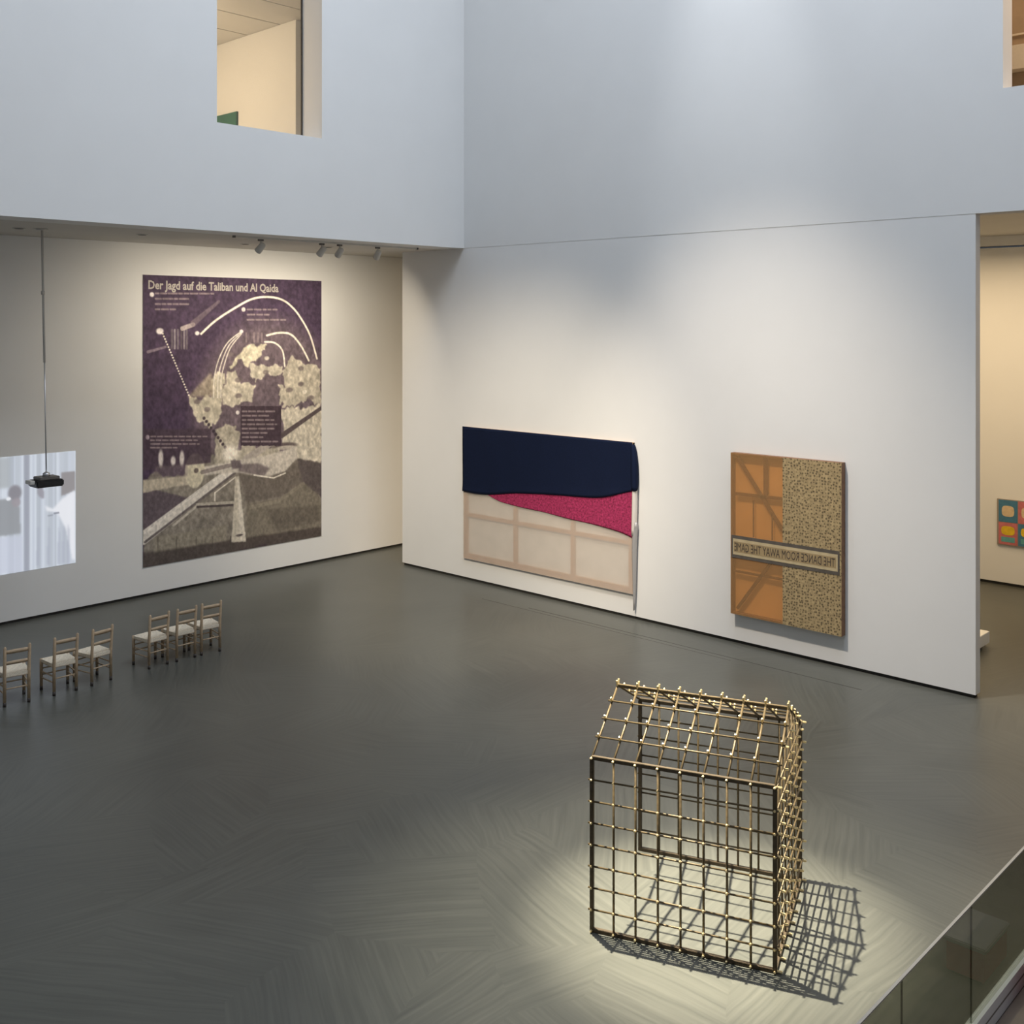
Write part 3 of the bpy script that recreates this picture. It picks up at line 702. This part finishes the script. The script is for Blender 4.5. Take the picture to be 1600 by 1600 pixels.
drape('hanging_tail', [(1.30, [(4.40, -.12), (4.43, -.09), (4.45, -.05)]), (.95, [(4.33, -.10), (4.38, -.13), (4.42, -.06)]), (.4, [(4.34, -.08), (4.37, -.12), (4.41, -.05)]),
                       (-.28, [(4.35, -.07), (4.37, -.09), (4.38, -.05)])], SILVER_SHADE)

# ------------------------------------------------------------------ amber work with lettered band
OW, OH, OD = 1.947, 2.65, .12
oa = tag(empty('amber_painting', (XR - .006, 9.453, .513), RW), 'upright amber work, half translucent, half speckled, with a lettered band', 'artwork')
for nm, lo, hi in (('side_board', (0, -OD, 0), (.03, 0, OH)), ('side_board', (OW - .03, -OD, 0), (OW, 0, OH)), ('side_board', (.03, -OD, 0), (OW - .03, 0, .03)), ('side_board', (.03, -OD, OH - .03), (OW - .03, 0, OH))):
    boxes(nm, [(lo, hi)], BOXWOOD, oa, .002)
boxes('back_board', [((.03, -.02, .03), (OW - .03, -.004, OH - .03))], mat('amber_board', (.90, .58, .28), .7, noise=.06, nscale=3), oa)
for p0, p1, wd in (((.618, 1.95), (.618, OH - .03), .06), ((.06, 1.975), (.95, 1.985), .05), ((.10, 2.58), (.95, 1.45), .06), ((.95, 1.25), (.10, .09), .05), ((.04, .70), (.95, .70), .035),
                   ((.40, 1.30), (.40, 1.90), .012), ((.74, 1.30), (.74, 1.75), .012)):
    bar('brace', (p0[0], -.075, p0[1]), (p1[0], -.075, p1[1]), .03, wd, STRETCH2, oa) if abs(p0[0] - p1[0]) > .01 else bar('brace', (p0[0], -.075, p0[1]), (p1[0], -.075, p1[1]), wd, .03, STRETCH2, oa)
boxes('amber_film', [((.002, -OD - .004, .002), (.952, -OD - .001, OH - .002))], AMBERFILM, oa)
boxes('speckled_cloth', [((.952, -OD - .006, .002), (OW - .002, -OD - .001, OH - .002))], SPECKLE, oa)
bd = boxes('lettered_band', [((.02, -OD - .010, .93), (OW - .03, -OD - .006, 1.30))], mat('band_dark', (.10, .085, .07), .8, noise=.2, nscale=8), oa)
boxes('band_border', [((.05, -OD - .012, .985), (OW - .06, -OD - .010, 1.245))], mat('band_cream', (.52, .42, .25), .8, noise=.1, nscale=8), bd)
boxes('band_field', [((.07, -OD - .0135, 1.03), (OW - .085, -OD - .012, 1.20))], mat('band_tan', (.34, .25, .13), .8, noise=.15, nscale=9), bd)
tm = text_mesh('THE DANCE ROOM AWAY THE GAME', .2); mxx = max(v.co.x for v in tm.vertices)
o = link('lettering', tm, mat('band_ink', (.05, .035, .03), .8), bd, (OW - .10, -OD - .0145, 1.05), (math.radians(90), 0, 0)); o.scale = (-(OW - .18) / mxx, .95, 1)

# ------------------------------------------------------------------ green picture in the upper gallery, coloured picture in the far gallery, plinth
gp = tag(empty('green_picture', (13.0, 22.6, 8.3), RW), 'plain green picture on the wall inside the upper window', 'picture')
GREEN = mat('green_paint', (.03, .13, .08), .6, noise=.1, nscale=4)
boxes('canvas', [((0, -.045, 0), (2.17, -.002, 1.63))], GREEN, gp, .004); boxes('edge_strip', [((2.155, -.048, 0), (2.172, -.001, 1.63))], mat('green_edge', (.02, .07, .045), .6), gp)

gx = tag(empty('colour_print', (XB, 7.664, .83), RW), 'small framed picture of bright colour fields on the far gallery wall', 'picture')
boxes('frame', [((-.015, -.035, -.015), (1.16, -.003, .915))], mat('grey_frame', (.30, .26, .22), .6), gx, .003)
CB = [('blue', (.06, .19, .30)), ('rose', (.55, .16, .16)), ('teal', (.12, .36, .36)), ('yellow', (.75, .50, .02)), ('cream', (.68, .52, .32))]
CBM = {n: mat('print_' + n, c, .7, noise=.12, nscale=14) for n, c in CB}
for c in range(3):
    x0 = .02 + c * .375
    for r, (bg, fg) in enumerate((('rose', 'yellow'), ('blue', 'cream'))):
        if c == 1: bg = 'rose' if bg == 'blue' else 'blue'
        z0 = .01 + r * .45
        p = boxes('colour_field', [((x0, -.040, z0), (x0 + .36, -.035, z0 + .44))], CBM[bg], gx)
        bm = bmesh.new(); n = 14; cxp, czp = x0 + .18, z0 + (.28 if r == 0 else .22); rx, rz = (.13, .09) if r == 0 else (.12, .11)
        ring = [[bm.verts.new((cxp + rx * abs(math.cos(2 * math.pi * k / n)) ** .6 * math.copysign(1, math.cos(2 * math.pi * k / n)), yy, czp + rz * abs(math.sin(2 * math.pi * k / n)) ** .6 * math.copysign(1, math.sin(2 * math.pi * k / n)))) for k in range(n)] for yy in (-.039, -.043)]
        for k in range(n): bm.faces.new((ring[0][k], ring[0][(k + 1) % n], ring[1][(k + 1) % n], ring[1][k]))
        bm.faces.new(ring[1]); link('colour_shape', done(bm, 'colour_shape'), CBM[fg], p)
        if r == 0: boxes('colour_bar', [((x0 + .05, -.043, z0 + .05), (x0 + .31, -.039, z0 + .15))], CBM['teal'], p)
bn = tag(empty('low_plinth', (17.2, 7.3, 0)), 'low white plinth half hidden behind the end of the wall', 'plinth')
bm = bmesh.new(); bm_box(bm, (-.9, -1.0, .06), (.94, 1.0, .25)); link('top', done(bm, 'top', .006), WHITE, bn)
boxes('recessed_base', [((-.8, -.9, 0), (.84, .9, .06))], GAP, bn)

rb = tag(empty('red_prop', (9.02, 2.55, .02), 0), 'red bench with a pale top, unseen, added for its faint reflection in the glass railing', 'prop')  # out of view; made up to give a red reflection in the glass
boxes('body', [((-.26, -.15, .03), (.26, .15, .27))], mat('red_paint', (.62, .04, .07), .5, noise=.1, nscale=5), rb, .008)
boxes('top', [((-.28, -.17, .27), (.28, .17, .31))], mat('pale_top', (.40, .36, .35), .6, noise=.06, nscale=6), rb, .008)
boxes('plinth_base', [((-.22, -.11, 0), (.22, .11, .03))], GAP, rb)
